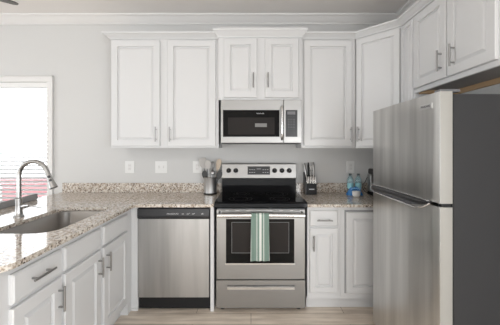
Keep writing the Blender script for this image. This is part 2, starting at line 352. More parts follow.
obj('crown_moulding', sweep(NB(), [(-.298, YU-.06 + .39), (-.298, 2.600), (.463, 2.600), (.463, YB-.001)], CR2), M['cab'], t)
t = wall_cab('', 'white single-door wall cabinet right of the microwave', .465, .962, YU, UB, 2.35, [(.487, .930, 1.362, 2.335, .912, 1.470)])
obj('crown_moulding', sweep(NB(), [(.465, YU), (.969, YU)], CR), M['cab'], t)
# diagonal corner cabinet
XA, XF = .969, 1.250; YF = YU-(XF-XA)
t = thing('wall_cabinet', 'white diagonal corner wall cabinet with one tall door', 'cabinet', (1.3, 2.8, UB), 'white wall cabinets')
obj('body', prism(NB(), [(XA, YB-.001), (XA, YU), (XF, YF), (XR-.001, YF), (XR-.001, YB-.001)], UB, 2.35), M['cab'], t)
u = Vector((1, -1, 0)).normalized(); n = Vector((-1, -1, 0)).normalized(); L_ = (XF-XA)*2**.5
d = door(t, Vector((XA, YU, 1.362))+u*.014, u, n, L_-.028, .973, s=.046)
pull(Vector((XA, YU, 1.47))+u*.040+n*.019, (0, 0, 1), n, .135, d)
obj('crown_moulding', sweep(NB(), [(XA, YU), (XF, YF)], [(-.0 if i < 0 else o_, z_) for i, (o_, z_) in enumerate(CR)]), M['cab'], t)
# narrow tall cabinet on the right wall
t = thing('wall_cabinet', 'narrow tall white wall cabinet between corner cabinet and cabinet over fridge', 'cabinet', (XR, 2.27, UB), 'white wall cabinets')
obj('body', box(NB(), XF, XR-.001, 2.171, YF-.001, UB, 2.35), M['cab'], t)
d = door(t, (XF, YF-.012, 1.362), (0, -1, 0), (-1, 0, 0), YF-.012-2.180, .973, s=.03)
obj('crown_moulding', sweep(NB(), [(XF, YF), (XF, 2.171)], CR), M['cab'], t)
# cabinet above the fridge
t = thing('wall_cabinet', 'white two-door wall cabinet mounted above the fridge', 'cabinet', (XR, 1.79, 1.765), 'white wall cabinets')
bm = NB(); box(bm, XF, XF+.019, 1.405, 2.170, 1.762, 2.35); box(bm, XF+.019, XR-.001, 1.405, 1.42, 1.762, 2.35); box(bm, XF+.019, XR-.001, 2.155, 2.170, 1.762, 2.35); box(bm, XF+.019, XR-.001, 1.42, 2.155, 2.335, 2.35)
obj('body', bm, M['cab'], t)
obj('underside', box(NB(), XF+.0195, XR-.001, 1.42, 2.155, 1.778, 1.79), M['underpanel'], t, label='grey unpainted bottom panel')  # bottom panel in one even grey
bm = NB(); box(bm, XR-.026, XR-.0015, 1.421, 2.154, 1.745, 1.777); box(bm, XR-.055, XR-.026, 1.60, 1.67, 1.752, 1.777); box(bm, XF+.02, XR-.03, 2.13, 2.154, 1.752, 1.777)
obj('mounting_rail', bm, M['inner'], t, label='raw tan wood rail')
for y0, y1, hy in ((2.166, 1.806, 1.842), (1.794, 1.436, 1.726)):
    d = door(t, (XF, y0, 1.793), (0, -1, 0), (-1, 0, 0), y0-y1, .542); pull((XF-.019, hy, 1.908), (0, 0, 1), (-1, 0, 0), .135, d)
obj('crown_moulding', sweep(NB(), [(XF, 2.171), (XF, 1.405), (XR-.001, 1.405)], CR), M['cab'], t)

# ---------------------------------------------------------------- base cabinets
ZT, ZU = .885, .861
XFc = -.988; NL = (1, 0, 0)
def base_panels(bm, x0, x1, y0, y1, z0=.10, z1=ZU-.001, s=.018):
    box(bm, x0, x1, y0, y0+s, z0, z1); box(bm, x0, x1, y1-s, y1, z0, z1); box(bm, x0, x1, y0+s, y1-s, z0, z0+s); box(bm, x0, x0+s, y0+s, y1-s, z0+s, z1)
def face_left(bm, y0, y1, xs, z0=.10, z1=ZU-.001, rails=(), stiles=()):
    for a, b in stiles: box(bm, xs-.019, xs, a, b, z0, z1)
    for a, b in rails: box(bm, xs-.019, xs, y0, y1, a, b)
def pull_pair(): pass
# nearest unit: one drawer over one door
t = thing('base_cabinet', 'white base cabinet with pulled drawer and door at the near end of the sink run', 'cabinet', (-1.3, 1.3, 0), 'white base cabinets')
obj('body', box(NB(), -1.60, XFc, 1.115, 1.474, .10, ZU-.001), M['cab'], t)
obj('toe_kick', box(NB(), -1.59, XFc-.06, 1.13, 1.474, 0, .10), M['cab'], t)
d = door(t, (XFc, 1.462, .703), (0, -1, 0), NL, .300, .124, 'drawer', DRAWER); pull((XFc+.019, 1.307, .768), (0, 1, 0), NL, .135, d)
d = door(t, (XFc, 1.462, .130), (0, -1, 0), NL, .300, .556); pull((XFc+.019, 1.436, .585), (0, 0, 1), NL, .125, d)
# sink base: two false fronts over two doors
t = thing('base_cabinet', 'white two-door base cabinet with two blank panels under the sink', 'cabinet', (-1.3, 1.87, 0), 'white base cabinets')
bm = NB(); base_panels(bm, -1.60, XFc-.019, 1.475, 2.290); box(bm, XFc-.019, XFc, 1.475, 2.290, .10, ZU-.001); obj('body', bm, M['cab'], t)
obj('toe_kick', box(NB(), -1.59, XFc-.06, 1.475, 2.290, 0, .10), M['cab'], t)
for y0, y1, hy in ((1.845, 1.488, 1.812), (2.250, 1.880, 1.912)):
    door(t, (XFc, y0, .703), (0, -1, 0), NL, y0-y1, .122, 'false_front', DRAWER)
    d = door(t, (XFc, y0, .130), (0, -1, 0), NL, y0-y1, .556); pull((XFc+.019, hy, .585), (0, 0, 1), NL, .125, d)
# corner unit with filler stiles
t = thing('corner_cabinet', 'blind white corner base cabinet between the sink run and dishwasher', 'cabinet', (-1.3, 2.6, 0))
bm = NB(); box(bm, -1.60, XFc, 2.291, YB-.002, .10, ZU-.001); box(bm, XFc, -.936, 2.356, YB-.002, .10, ZU-.001); obj('body', bm, M['cab'], t)
obj('toe_kick', prism(NB(), [(-1.59, 2.291), (XFc-.004, 2.291), (XFc-.004, 2.362), (-.936, 2.362), (-.936, YB-.003), (-1.59, YB-.003)], 0, .10), M['cab'], t)
obj('shoe_moulding', box(NB(), XFc-.002, -.936, 2.352, 2.3615, 0, .02), M['cab'], t)
# panel between dishwasher and range
tag(obj('end_panel', box(NB(), -.334, -.306, 2.345, YB-.002, 0, ZU-.001), M['cab']), 'narrow white end panel between dishwasher and range', 'panel')
# right units
YFc = 2.357; NF = (0, -1, 0)
t = thing('base_cabinet', 'white base cabinet with one drawer and one door right of the range', 'cabinet', (.6, 2.6, 0), 'white base cabinets')
obj('body', box(NB(), .466, .738, YFc, YB-.002, .10, ZU-.001), M['cab'], t)
obj('toe_kick', box(NB(), .466, .738, YFc+.055, YB-.002, 0, .10), M['cab'], t)
d = door(t, (.483, YFc, .703), (1, 0, 0), NF, .232, .128, 'drawer', DRAWER); pull((.600, YFc-.019, .754), (1, 0, 0), NF, .125, d)
d = door(t, (.483, YFc, .155), (1, 0, 0), NF, .232, .532, s=.045); pull((.512, YFc-.019, .570), (0, 0, 1), NF, .125, d)
t = thing('base_cabinet', 'white blind base cabinet with one plain door beside the fridge', 'cabinet', (1.1, 2.6, 0), 'white base cabinets')
obj('body', box(NB(), .739, XR-.002, YFc, YB-.002, .10, ZU-.001), M['cab'], t)
obj('toe_kick', box(NB(), .739, XR-.002, YFc+.055, YB-.002, 0, .10), M['cab'], t)
obj('gap_shadow', box(NB(), .772, 1.14, YFc-.004, YFc, .146, .832), M['char'], t, label='dark sheet in place of the shadow in the gap round the door')  # shadow of the open gap, put in as a charcoal sheet
door(t, (.784, YFc-.002, .150), (1, 0, 0), NF, .345, .668, s=.052)

# ---------------------------------------------------------------- countertops
def counter(bm, outer, inner, z0, z1, r=.004):
    def loop(pts, z): return [bm.verts.new((x, y, z)) for x, y in pts]
    for z, flip in ((z1, 0), (z0, 1)):
        es = []; loops = []
        for pts in ([outer] + ([inner] if inner else [])):
            v = loop(pts, z); loops.append(v); es += [bm.edges.new((v[i], v[(i+1) % len(v)])) for i in range(len(v))]
        bmesh.ops.triangle_fill(bm, use_beauty=True, use_dissolve=False, edges=es)
        if not flip: top = loops
        else: bot = loops
    for a, b in zip(top, bot):
        for i in range(len(a)): bm.faces.new((a[i], a[(i+1) % len(a)], b[(i+1) % len(a)], b[i]))
def arc(cx, cy, r, a0, a1, n=6): return [(cx+r*math.cos(math.radians(a0+(a1-a0)*i/n)), cy+r*math.sin(math.radians(a0+(a1-a0)*i/n))) for i in range(n+1)]
XE, YE = -.950, 2.322
outer = [(-1.97, YB-.001), (-1.97, 1.14)] + arc(-1.92, 1.14, .05, 180, 270)[1:] + arc(XE-.06, 1.15, .06, 270, 360) + [(XE, YE-.05)] + \
    [(XE+.006, YE-.018), (XE+.02, YE-.004), (XE+.05, YE), (-.304, YE), (-.304, YB-.001)]
SX0, SX1, SY0, SY1 = -1.455, -1.080, 1.530, 2.205
R_ = .07
RF = .045
inner = arc(SX1-RF, SY1-RF, RF, 0, 90) + arc(SX0+R_, SY1-R_, R_, 90, 180) + arc(SX0+R_, SY0+R_, R_, 180, 270) + arc(SX1-.11, SY0+.11, .11, 270, 360)
ct = thing('countertop', 'L-shaped speckled beige granite countertop around the sink', 'countertop', (-1.4, 2, ZU))
bm = NB(); counter(bm, outer, inner, ZU, ZT); obj('slab', bm, M['granite'], ct)
obj('backsplash', box(NB(), -1.95, -.304, YB-.021, YB-.001, ZT, .983, .002), M['granite'], ct)
ct2 = thing('countertop', 'speckled granite countertop between the range and fridge', 'countertop', (1, 2.6, ZU))
obj('slab', box(NB(), .464, XR-.001, YE, YB-.001, ZU, ZT, .002), M['granite'], ct2)
bm = NB(); box(bm, .464, XR-.022, YB-.021, YB-.001, ZT, .983, .002); box(bm, XR-.021, XR-.001, YE+.02, YB-.001, ZT, .983, .002)
obj('backsplash', bm, M['granite'], ct2)

# sink
t = thing('sink', 'stainless undermount sink set into the granite countertop', 'sink', ((SX0+SX1)/2, (SY0+SY1)/2, .62))
def off(pts, d):
    cx, cy = (SX0+SX1)/2, (SY0+SY1)/2; hx, hy = (SX1-SX0)/2, (SY1-SY0)/2
    return [(cx+(x-cx)*(hx+d)/hx, cy+(y-cy)*(hy+d)/hy) for x, y in pts]
bm = NB(); R = [[bm.verts.new((x, y, z)) for x, y in off(inner, d)] for d, z in ((.022, ZU-.003), (.003, ZU-.003), (-.001, ZU-.008), (-.004, .66), (-.012, .635), (-.04, .625), (-.043, .622), (-.0, .632), (.002, .66), (.004, ZU-.012), (.022, ZU-.006))]
for a, b in zip(R, R[1:]+R[:1]):
    for i in range(len(a)): 
        try: bm.faces.new((a[i], a[(i+1) % len(a)], b[(i+1) % len(a)], b[i]))
        except ValueError: pass
bm.faces.new(R[5]); bm.faces.new(R[6][::-1])
for f in list(bm.faces):
    if set(f.verts) <= set(R[5]) | set(R[6]) and len(f.verts) == 4: bm.faces.remove(f)
obj('bowl', bm, M['sink'], t, True)
obj('drain', lathe(NB(), -1.31, 1.92, [(.045, .6255), (.045, .628), (.038, .629), (.03, .6265), (.01, .6265)]), M['chrome'], t, True)

# faucet
t = thing('faucet', 'tall brushed gooseneck pull-down faucet behind the sink', 'faucet', (-1.58, 1.93, ZT))
fx, fy = -1.548, 1.90
obj('base', lathe(NB(), fx, fy, [(.031, ZT), (.031, ZT+.006), (.025, ZT+.012), (.022, ZT+.03), (.0195, ZT+.08), (.0215, ZT+.11), (.0215, ZT+.125), (.015, ZT+.13)]), M['chrome'], t, True)
pts = [(fx, fy, ZT+.12)] + [(fx, fy, ZT+.12+i*.03) for i in range(1, 6)]
zc = 1.160; r = .096
pts += [(fx+r-r*math.cos(a_), fy, zc+r*math.sin(a_)) for a_ in [math.radians(8*i) for i in range(0, 22)]]
obj('spout', tube(NB(), pts, .0150, 16), M['chrome'], t, True)
e = Vector(pts[-1]); dd = (Vector(pts[-1])-Vector(pts[-2])).normalized(); dd = Vector((.42, 0, -1)).normalized()
h = obj('spray_head', tube(NB(), [e-dd*.004, e+dd*.012, e+dd*.05, e+dd*.095, e+dd*.108], [.0150, .0168, .0180, .0250, .0270], 18), M['chrome'], t, True)
bm = NB()
nn = Vector((dd.z, 0, -dd.x)); nn = nn if nn.x < 0 else -nn; nn = Vector((.55, -.83, .15)).normalized()
for q in (.030, .056): tube(bm, [e+dd*q+nn*.012, e+dd*q+nn*.0205], .0095, 10)
obj('button', bm, M['black'], h, True)
obj('nozzle', tube(NB(), [e+dd*.1075, e+dd*.112], [.0245, .0235], 18), M['black'], h, True)
hd = obj('handle_hub', tube(NB(), [(fx+.018, fy, ZT+.068), (fx+.045, fy-.003, ZT+.075), (fx+.066, fy-.006, ZT+.079), (fx+.071, fy-.006, ZT+.080)], [.011, .014, .0135, .009], 14), M['chrome'], t, True)
obj('lever', tube(NB(), [(fx+.068, fy-.006, ZT+.081), (fx+.10, fy-.01, ZT+.074), (fx+.155, fy-.014, ZT+.064), (fx+.160, fy-.014, ZT+.0635)], [.0045, .0032, .003, .005], 8), M['chrome'], hd, True)

# long charcoal bar lying on the far edge of the counter
a_ = Vector((-1.925, 2.56, 0)); b_ = Vector((-1.865, 1.90, 0)); d_ = (b_-a_).normalized(); p_ = Vector((-d_.y, d_.x, 0))*.010
bm = NB(); c4 = [a_+p_, a_-p_, b_-p_, b_+p_]; prism(bm, [(v.x, v.y) for v in c4], ZT+.001, ZT+.050); bmesh.ops.bevel(bm, geom=bm.edges[:], offset=.004, segments=3, affect='EDGES')
t = tag(obj('counter_bar', bm, M['char'], None, True), 'long charcoal grey bar lying on the counter behind the faucet', 'bar')

# ---------------------------------------------------------------- dishwasher
DX0, DX1, DY = -.930, -.342, 2.338
t = thing('dishwasher', 'stainless dishwasher with dark control strip below the granite counter', 'dishwasher', ((DX0+DX1)/2, 2.6, 0))
obj('body', box(NB(), DX0, DX1+.004, DY+.03, YB-.05, .015, ZU-.004), M['matte'], t)
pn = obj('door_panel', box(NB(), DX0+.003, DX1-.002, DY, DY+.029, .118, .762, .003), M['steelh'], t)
bm = NB(); extr(bm, [(DY-.004, .768), (DY-.010, .79), (DY-.006, .857-.010), (DY+.028, .857-.006), (DY+.028, .768)], 'x', DX0, DX1); cp = obj('control_panel', bm, M['panel'], t)
obj('grip_recess', box(NB(), DX0+.004, DX1-.004, DY+.004, DY+.028, .7621, .7679), M['black'], t)
obj('toe_panel', box(NB(), DX0+.004, DX1, DY+.085, DY+.10, 0.004, .112), M['black'], t)
obj('foot', box(NB(), DX0+.03, DX1-.03, DY+.11, YB-.1, 0.0, .015), M['black'], t)
Zp, Yp = .806, DY-.0095
text('FRIGIDAIRE', (-.640, Yp, Zp), FRONT, .0165, cp, 'mark', 'brand_lettering', sx=1.15)
for x in (-.557, -.517, -.474, -.398): obj('button_mark', box(NB(), x-.009, x+.009, Yp-.0006, Yp+.003, Zp-.002, Zp+.0015), M['mark'], cp)
for x in (-.503, -.463, -.395): obj('indicator', box(NB(), x-.003, x+.003, Yp-.0006, Yp+.003, Zp+.0035, Zp+.0065), M['mark'], cp)

# ---------------------------------------------------------------- range
RC = .080; RY = 2.335
rg = thing('range', 'freestanding stainless electric range with black glass cooktop', 'stove', (RC, 2.6, 0))
x0, x1 = RC-.364, RC+.364
obj('body', box(NB(), x0+.003, x1-.003, RY+.032, YB-.03, .030, .862), M['char'], rg)
ck = NB(); extr(ck, [(RY-.002, .852), (RY-.012, .862), (RY-.010, .890), (RY+.012, .902), (2.872, .905), (2.872, .866), (RY+.02, .852)], 'x', RC-.379, RC+.379)
ck = obj('cooktop', ck, M['gloss'], rg)
for bx, by, br in ((-.17, 2.48, .10), (.17, 2.48, .085), (-.17, 2.74, .075), (.17, 2.74, .10), (0, 2.77, .05)):
    bm = NB(); zz = .9027+(by-2.35)*.0057
    for rr in (br, br*.62):
        a1 = [[bm.verts.new((RC+bx+(rr+dr)*math.cos(2*PI*i/40), by+(rr+dr)*math.sin(2*PI*i/40), .9025+(by+(rr+dr)*math.sin(2*PI*i/40)-2.35)*.0057)) for i in range(40)] for dr in (0, .003)]
        for i in range(40): bm.faces.new((a1[0][i], a1[0][(i+1) % 40], a1[1][(i+1) % 40], a1[1][i]))
    bmesh.ops.translate(bm, verts=bm.verts, vec=(0, 0, .0010)); obj('burner_ring', bm, M['dim'], ck)
cw = .371
bg_ = NB(); extr(bg_, [(2.872, .86), (2.872, 1.036), (2.93, 1.036), (2.93, .86)], 'x', RC-cw, RC+cw); obj('back_panel', bg_, M['gloss'], rg, label='glossy black panel below the console')
bm = NB(); extr(bm, [(2.856, 1.036), (2.852, 1.046), (2.872, 1.180), (2.880, 1.188), (2.932, 1.188), (2.932, 1.036)], 'x', RC-cw, RC+cw)
con = obj('console', bm, M['steel'], rg)
yc = lambda z: 2.852+(z-1.046)*.02/.134
KX = lambda px: (px-251)*2.86/285
for px in (228.7, 235.8, 274.6, 282.0, 289.2):
    x = KX(px); z = 1.118; y = yc(z)
    bm = NB(); tube(bm, [(x, y+.002, z), (x, y-.004, z-.0005), (x, y-.007, z-.001), (x, y-.024, z-.0025), (x, y-.026, z-.003)], [.025, .0245, .020, .017, .015], 20)
    kb = obj('knob', bm, M['black'], con, True); obj('pointer', box(NB(), x-.0018, x+.0018, y-.0275, y-.0255, z, z+.014), M['mark'], kb)
    obj('dial_mark', box(NB(), x-.006, x+.006, yc(z-.038)-.0008, yc(z-.038)+.002, z-.040, z-.0385), M['lens'], con)
xa, xb = KX(247.6), KX(270)
bm = NB(); 
v = [(xa, yc(1.078), 1.078), (xb, yc(1.078), 1.078), (xb, yc(1.160), 1.160), (xa, yc(1.160), 1.160)]
q = [bm.verts.new((a[0], a[1]-.002, a[2])) for a in v]+[bm.verts.new((a[0], a[1]+.004, a[2])) for a in v]
for f in ((0, 1, 2, 3), (7, 6, 5, 4), (0, 4, 5, 1), (1, 5, 6, 2), (2, 6, 7, 3), (3, 7, 4, 0)): bm.faces.new([q[i] for i in f])
ds = obj('display', bm, M['panel'], con)
for i, fx_ in enumerate((.10, .20, .30, .70, .80, .90)):
    for z in (1.100, 1.128): 
        x = xa+(xb-xa)*fx_; obj('button_mark', box(NB(), x-.007, x+.007, yc(z)-.0028, yc(z)-.0018, z-.002, z+.002), M['mark'], ds)
obj('clock_segment', box(NB(), (xa+xb)/2-.022, (xa+xb)/2+.022, yc(1.134)-.0028, yc(1.134)-.0018, 1.128, 1.142), M['lens'], ds)
# oven door
Z0d, Z1d = .268, .842
od = obj('oven_door', box(NB(), x0, x1, RY, RY+.03, Z0d, Z1d, .004), M['steel'], rg)
DPX = lambda px: (px-251)*RY/285; DPZ = lambda py: EYE-(py-148)*RY/285
wf = obj('window_surround', box(NB(), DPX(226), DPX(294.3), RY-.0025, RY+.002, DPZ(263.2), DPZ(219), .001), M['oven'], od, label='black glass border')
obj('inner_window', box(NB(), DPX(232), DPX(288.5), RY-.0032, RY-.0024, DPZ(252.5), DPZ(222.5), 0), M['ovenin'], wf, label='greyer see-through pane')
bm = NB()
for z in (DPZ(252.8), DPZ(222.2)): box(bm, DPX(231.6), DPX(289), RY-.0036, RY-.0028, z-.0012, z+.0012)
for x in (DPX(231.8), DPX(288.8)): box(bm, x-.0012, x+.0012, RY-.0036, RY-.0028, DPZ(252.8), DPZ(222.2))
obj('window_line', bm, M['char'], wf)
obj('bright_edge', box(NB(), DPX(225.2), DPX(295), RY-.004, RY, DPZ(264.4), DPZ(263.2)), M['bright'], od)
bm = NB()
for xx in (DPX(222), DPX(232), DPX(243), DPX(276), DPX(286.5), DPX(296.5)): obj('vent_slot', box(NB(), xx-.028, xx+.028, RY-.0007, RY+.001, .8295, .8335), M['black'], od)
pts = []
for i in range(15):
    s = -1+2*i/14; pts.append((RC+s*.350, RY-.050-.006*(1-s*s), DPZ(214)+.004*(1-s*s)-.002))
hb_ = NB(); tube(hb_, pts, [.0165]*15, 14)
for s in (-1, 1): tube(hb_, [(RC+s*.335, RY-.048, DPZ(213.6)), (RC+s*.335, RY+.002, DPZ(213)+.004)], [.0125, .015], 12)
obj('handle', hb_, M['bright'], od, True)
# storage drawer
dr = NB(); Zs0, Zs1 = .034, .260
hx0, hx1, hz0, hz1 = DPX(227), DPX(294.5), DPZ(289.6), DPZ(285)
box(dr, x0, x1, RY, RY+.03, Zs0, hz0); box(dr, x0, x1, RY, RY+.03, hz1, Zs1); box(dr, x0, hx0, RY, RY+.03, hz0, hz1); box(dr, hx1, x1, RY, RY+.03, hz0, hz1); box(dr, hx0, hx1, RY+.018, RY+.03, hz0, hz1)
dr = obj('storage_drawer', dr, M['steel'], rg)
obj('grip', extr(NB(), [(RY-.005, hz0+.002), (RY-.005, hz0+.020), (RY+.004, hz0+.026), (RY+.014, hz0+.002)], 'x', hx0+.001, hx1-.001), M['bright'], dr)
obj('seam', box(NB(), x0+.004, x1-.004, RY+.012, RY+.031, .2605, .2675), M['black'], rg)
for x in (x0+.045, x1-.045): 
    for y in (2.40, 2.85): obj('foot', lathe(NB(), x, y, [(.02, 0), (.02, .008), (.012, .012), (.012, .0295)]), M['black'], rg, True)

# towel over the oven handle
bm = NB(); ty = RY-.056; tz = DPZ(214)+.002; xs0, xs1 = DPX(251.3)*.976, DPX(269.0)*.972; cols = 24
path = [(ty+.0225, tz-.20)]+[(ty+.0225-.001*math.sin(i), tz-.20+i*.04) for i in range(1, 5)]
path += [(ty+.0222*math.cos(a), tz-.003+.0222*math.sin(a)) for a in [math.radians(20*i) for i in range(0, 10)]]
path += [(ty-.0228-.002*math.sin(i*.5), tz-i*(tz-(DPZ(256.5)-.004))/17) for i in range(1, 18)]
zb = DPZ(256.5)-.004
path[-1] = (path[-1][0], zb)
rows = []
for j, (y, z) in enumerate(path):
    fr = max(0, min(1, (j-14)/16)) if j > 14 else 0
    rows.append([bm.verts.new((xs0+(xs1-xs0)*i/cols-(.0015+.003*fr*(1-2*i/cols)*1.2 if j > 14 else 0), y-.004*fr*(1+math.sin(i*.75+.5)) - .0008*math.sin(i*1.3), z)) for i in range(cols+1)])
for a, b in zip(rows, rows[1:]):
    for i in range(cols): bm.faces.new((a[i], a[i+1], b[i+1], b[i]))
bmesh.ops.recalc_face_normals(bm, faces=bm.faces)
bmesh.ops.solidify(bm, geom=bm.faces[:], thickness=.0028)
tag(obj('dish_towel', bm, M['towel'], None, True), 'green and white striped dish towel hanging over the oven handle', 'towel')

# ---------------------------------------------------------------- microwave
MY = 2.580; MX = lambda px: (px-251)*MY/285; MZ = lambda py: EYE-(py-148)*MY/285
t = thing('microwave', 'stainless over-the-range microwave mounted under the short wall cabinet', 'microwave', (.085, 2.8, 1.38))
a0, a1, z0, z1 = MX(220.8), MX(301.9), MZ(142.9), 1.7815
obj('body', box(NB(), a0+.002, a1-.002, MY+.03, YB-.002, z0+.004, z1), M['char'], t)
sp = MX(283.6)
dm = obj('door', box(NB(), a0, sp-.001, MY, MY+.029, z0, z1, .003), M['steel'], t)
cpn = obj('control_side', box(NB(), sp+.001, a1, MY, MY+.029, z0, z1, .003), M['steel'], t)
gl = obj('window_surround', box(NB(), MX(223), MX(279.4), MY-.002, MY+.002, MZ(136.8), MZ(110), .0008), M['oven'], dm, label='black glass border')
obj('inner_window', box(NB(), MX(228), MX(274.5), MY-.0026, MY-.0018, MZ(134.5), MZ(117.5)), M['ovenin'], gl, label='greyer perforated pane')
obj('sticker', box(NB(), MX(255), MX(266.8), MY-.0034, MY-.0026, MZ(127), MZ(123.4)), M['sticker'], gl, label='grey rectangular marking')
text('FRIGIDAIRE', (MX(260.3), MY-.0026, MZ(113.6)), FRONT, .0125, gl, 'mark', 'brand_lettering', sx=1.1)
kp = obj('keypad', box(NB(), MX(285.6), MX(297.4), MY-.002, MY+.002, MZ(136.8), MZ(110), .0008), M['panel'], cpn)
obj('display', box(NB(), MX(287.3), MX(295.2), MY-.0026, MY-.0018, MZ(114.5), MZ(111.5)), M['lens'], kp)
bm = NB()
for i in range(3):
    for j in range(7): x = MX(288.6+i*2.6); z = MZ(116.8+j*2.6); box(bm, x-.0045, x+.0045, MY-.0026, MY-.0018, z-.003, z+.003)
obj('button_marks', bm, M['dim'], kp)
bm = NB()
for i in range(3):
    for j in range(4): x = MX(288.6+i*2.6); z = MZ(119.4+j*2.6); box(bm, x-.002, x+.002, MY-.003, MY-.0024, z-.002, z+.002)
obj('digit_marks', bm, M['mark'], kp)
hx = MX(281.8); hp = [(hx, MY-.004, MZ(139.5)), (hx, MY-.030, MZ(137.5))]+[(hx-.0, MY-.040-.006*math.sin(PI*i/8), MZ(136-i*3.2)) for i in range(9)]+[(hx, MY-.030, MZ(107.5)), (hx, MY-.002, MZ(106))]
obj('handle', tube(NB(), hp, [.010]*len(hp), 12), M['bright'], dm, True)
obj('underside', box(NB(), a0+.004, a1-.004, MY+.035, YB-.01, z0-.006, z0+.0035), M['hood'], t)
for q0 in (a0+.05, a1-.27): obj('grease_filter', box(NB(), q0, q0+.22, MY+.09, MY+.28, z0-.009, z0-.0061), M['filter'], t)

# ---------------------------------------------------------------- fridge
FX, FY0, FY1, FT = .908, 1.369, 2.124, 1.618
fr = thing('fridge', 'stainless top-freezer fridge with dark side panel, right of the range', 'fridge', (1.22, 1.74, 0))
obj('body', box(NB(), FX+.068, XR-.02, FY0+.004, FY1-.004, .03, FT-.012, .004), M['fside'], fr, label='dark textured cabinet')
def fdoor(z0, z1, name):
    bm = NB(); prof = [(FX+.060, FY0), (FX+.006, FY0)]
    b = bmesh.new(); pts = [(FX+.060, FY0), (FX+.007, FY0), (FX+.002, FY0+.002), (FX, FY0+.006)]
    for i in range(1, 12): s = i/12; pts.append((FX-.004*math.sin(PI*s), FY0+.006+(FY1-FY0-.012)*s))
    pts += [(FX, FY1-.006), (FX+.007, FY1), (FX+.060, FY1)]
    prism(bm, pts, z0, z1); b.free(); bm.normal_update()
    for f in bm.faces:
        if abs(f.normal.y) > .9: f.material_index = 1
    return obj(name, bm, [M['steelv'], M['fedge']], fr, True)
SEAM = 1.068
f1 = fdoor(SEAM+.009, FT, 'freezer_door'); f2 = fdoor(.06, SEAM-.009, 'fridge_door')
obj('gasket', box(NB(), FX+.0605, FX+.068, FY0+.006, FY1-.006, .06, FT-.004), M['black'], fr)
obj('base_grille', box(NB(), FX+.03, FX+.1, FY0+.01, FY1-.01, .005, .055), M['black'], fr)
for x in (FX+.12, XR-.07):
    for y in (FY0+.05, FY1-.05): obj('foot', lathe(NB(), x, y, [(.02, 0), (.02, .03)]), M['black'], fr)
obj('hinge_cover', box(NB(), FX+.01, FX+.11, FY0+.015, FY0+.06, FT+.0005, FT+.013, .003), M['lens'], fr)
bm = NB(); box(bm, FX+.012, FX+.055, FY0+.006, FY0+.03, SEAM-.0085, SEAM+.0085); obj('middle_hinge', bm, M['black'], fr)
# pocket handle: a scooped grip along the seam
def grip(ya, yb, dz0, dz1, dep, n=14):
    bm = NB(); R = []
    for i in range(n+1):
        s = i/n; y = ya+(yb-ya)*s; e_ = min(1, s*5, (1-s)*9); o_ = dep*(e_**.6 if e_ > 0 else 0)+.001
        zt = SEAM+dz1; z_ = SEAM+dz0*(e_**.7 if e_ > 0 else 0)
        R.append([bm.verts.new(c) for c in ((FX+.003, y, zt), (FX-o_*.5, y, zt), (FX-o_, y, z_+.004), (FX-o_, y, z_), (FX+.003, y, z_-.002))])
    for a, b in zip(R, R[1:]):
        for j in range(5): bm.faces.new((a[j], a[(j+1) % 5], b[(j+1) % 5], b[j]))
    bm.faces.new(R[0][::-1]); bm.faces.new(R[-1]); return bm
hl = obj('handle', grip(FY0+.07, FY1-.004, -.034, .002, .026), M['charg'], f2, False, label='dark grey scooped grip')
bm = NB(); tube(bm, [(FX-.004, FY0+.07, SEAM-.002), (FX-.020, FY0+.10, SEAM-.026), (FX-.029, FY0+.15, SEAM-.038), (FX-.030, FY0+.3, SEAM-.037), (FX-.030, FY1-.12, SEAM-.036), (FX-.028, FY1-.05, SEAM-.031), (FX-.018, FY1-.01, SEAM-.012), (FX-.004, FY1-.002, SEAM+.004)], .0048, 8)
obj('trim', bm, M['bright'], hl, True)
bm = NB(); tube(bm, [(FX-.010, FY0+.085, SEAM-.004), (FX-.022, FY0+.13, SEAM-.010), (FX-.024, FY0+.3, SEAM-.012), (FX-.024, FY1-.10, SEAM-.014), (FX-.018, FY1-.03, SEAM-.014)], [.004, .009, .011, .012, .010], 8)
obj('recess', bm, M['black'], hl, True)
hu = obj('handle', box(NB(), FX-.012, FX+.003, FY0+.06, FY1-.004, SEAM+.001, SEAM+.0105, .003), M['black'], f1, label='black finger groove')
bm = NB(); tube(bm, [(FX-.013, FY0+.07, SEAM+.010), (FX-.015, FY1-.10, SEAM+.011), (FX-.022, FY1-.02, SEAM+.012), (FX-.006, FY1-.002, SEAM+.014)], .0036, 8); obj('trim', bm, M['bright'], hu, True)
bd = obj('badge', box(NB(), FX-.0048, FX+.001, 1.425, 1.528, 1.545, 1.572, .001), M['badge'], f1)
text('FRIGIDAIRE', (FX-.0052, 1.4765, 1.5585), (PI/2, 0, -PI/2), .0155, bd, 'lens', 'brand_lettering')

# ---------------------------------------------------------------- wall plates
def plate(px0, px1, py0, py1, kind, label, name='outlet', cat='outlet'):
    s = (YB)/285; x0, x1 = (px0-251)*s, (px1-251)*s; z0, z1 = EYE-(py1-148)*s, EYE-(py0-148)*s
    t = thing(name, label, cat, ((x0+x1)/2, YB, (z0+z1)/2), 'white wall plates above the backsplash')
    obj('plate', box(NB(), x0, x1, YB-.006, YB-.0005, z0, z1, .0015), M['white'], t); xc = (x0+x1)/2; zm = (z0+z1)/2
    if kind == 's':
        for dx in (-.024, .024):
            obj('toggle', box(NB(), xc+dx-.005, xc+dx+.005, YB-.014, YB-.006, zm-.012, zm+.012, .002), M['trim'], t)
    else:
        rc = obj('receptacle', box(NB(), xc-.017, xc+.017, YB-.0085, YB-.006, zm-.034, zm+.034, .001), M['trim'], t)
        for dz in (-.018, .018):
            bm = NB()
            for dx in (-.006, .006): box(bm, xc+dx-.001, xc+dx+.001, YB-.0089, YB-.0084, zm+dz-.004, zm+dz+.004)
            obj('socket_slots', bm, M['lens'], rc)
plate(125.2, 134.6, 161, 173, 'o', 'white wall outlet nearest the window, left of the double switch')
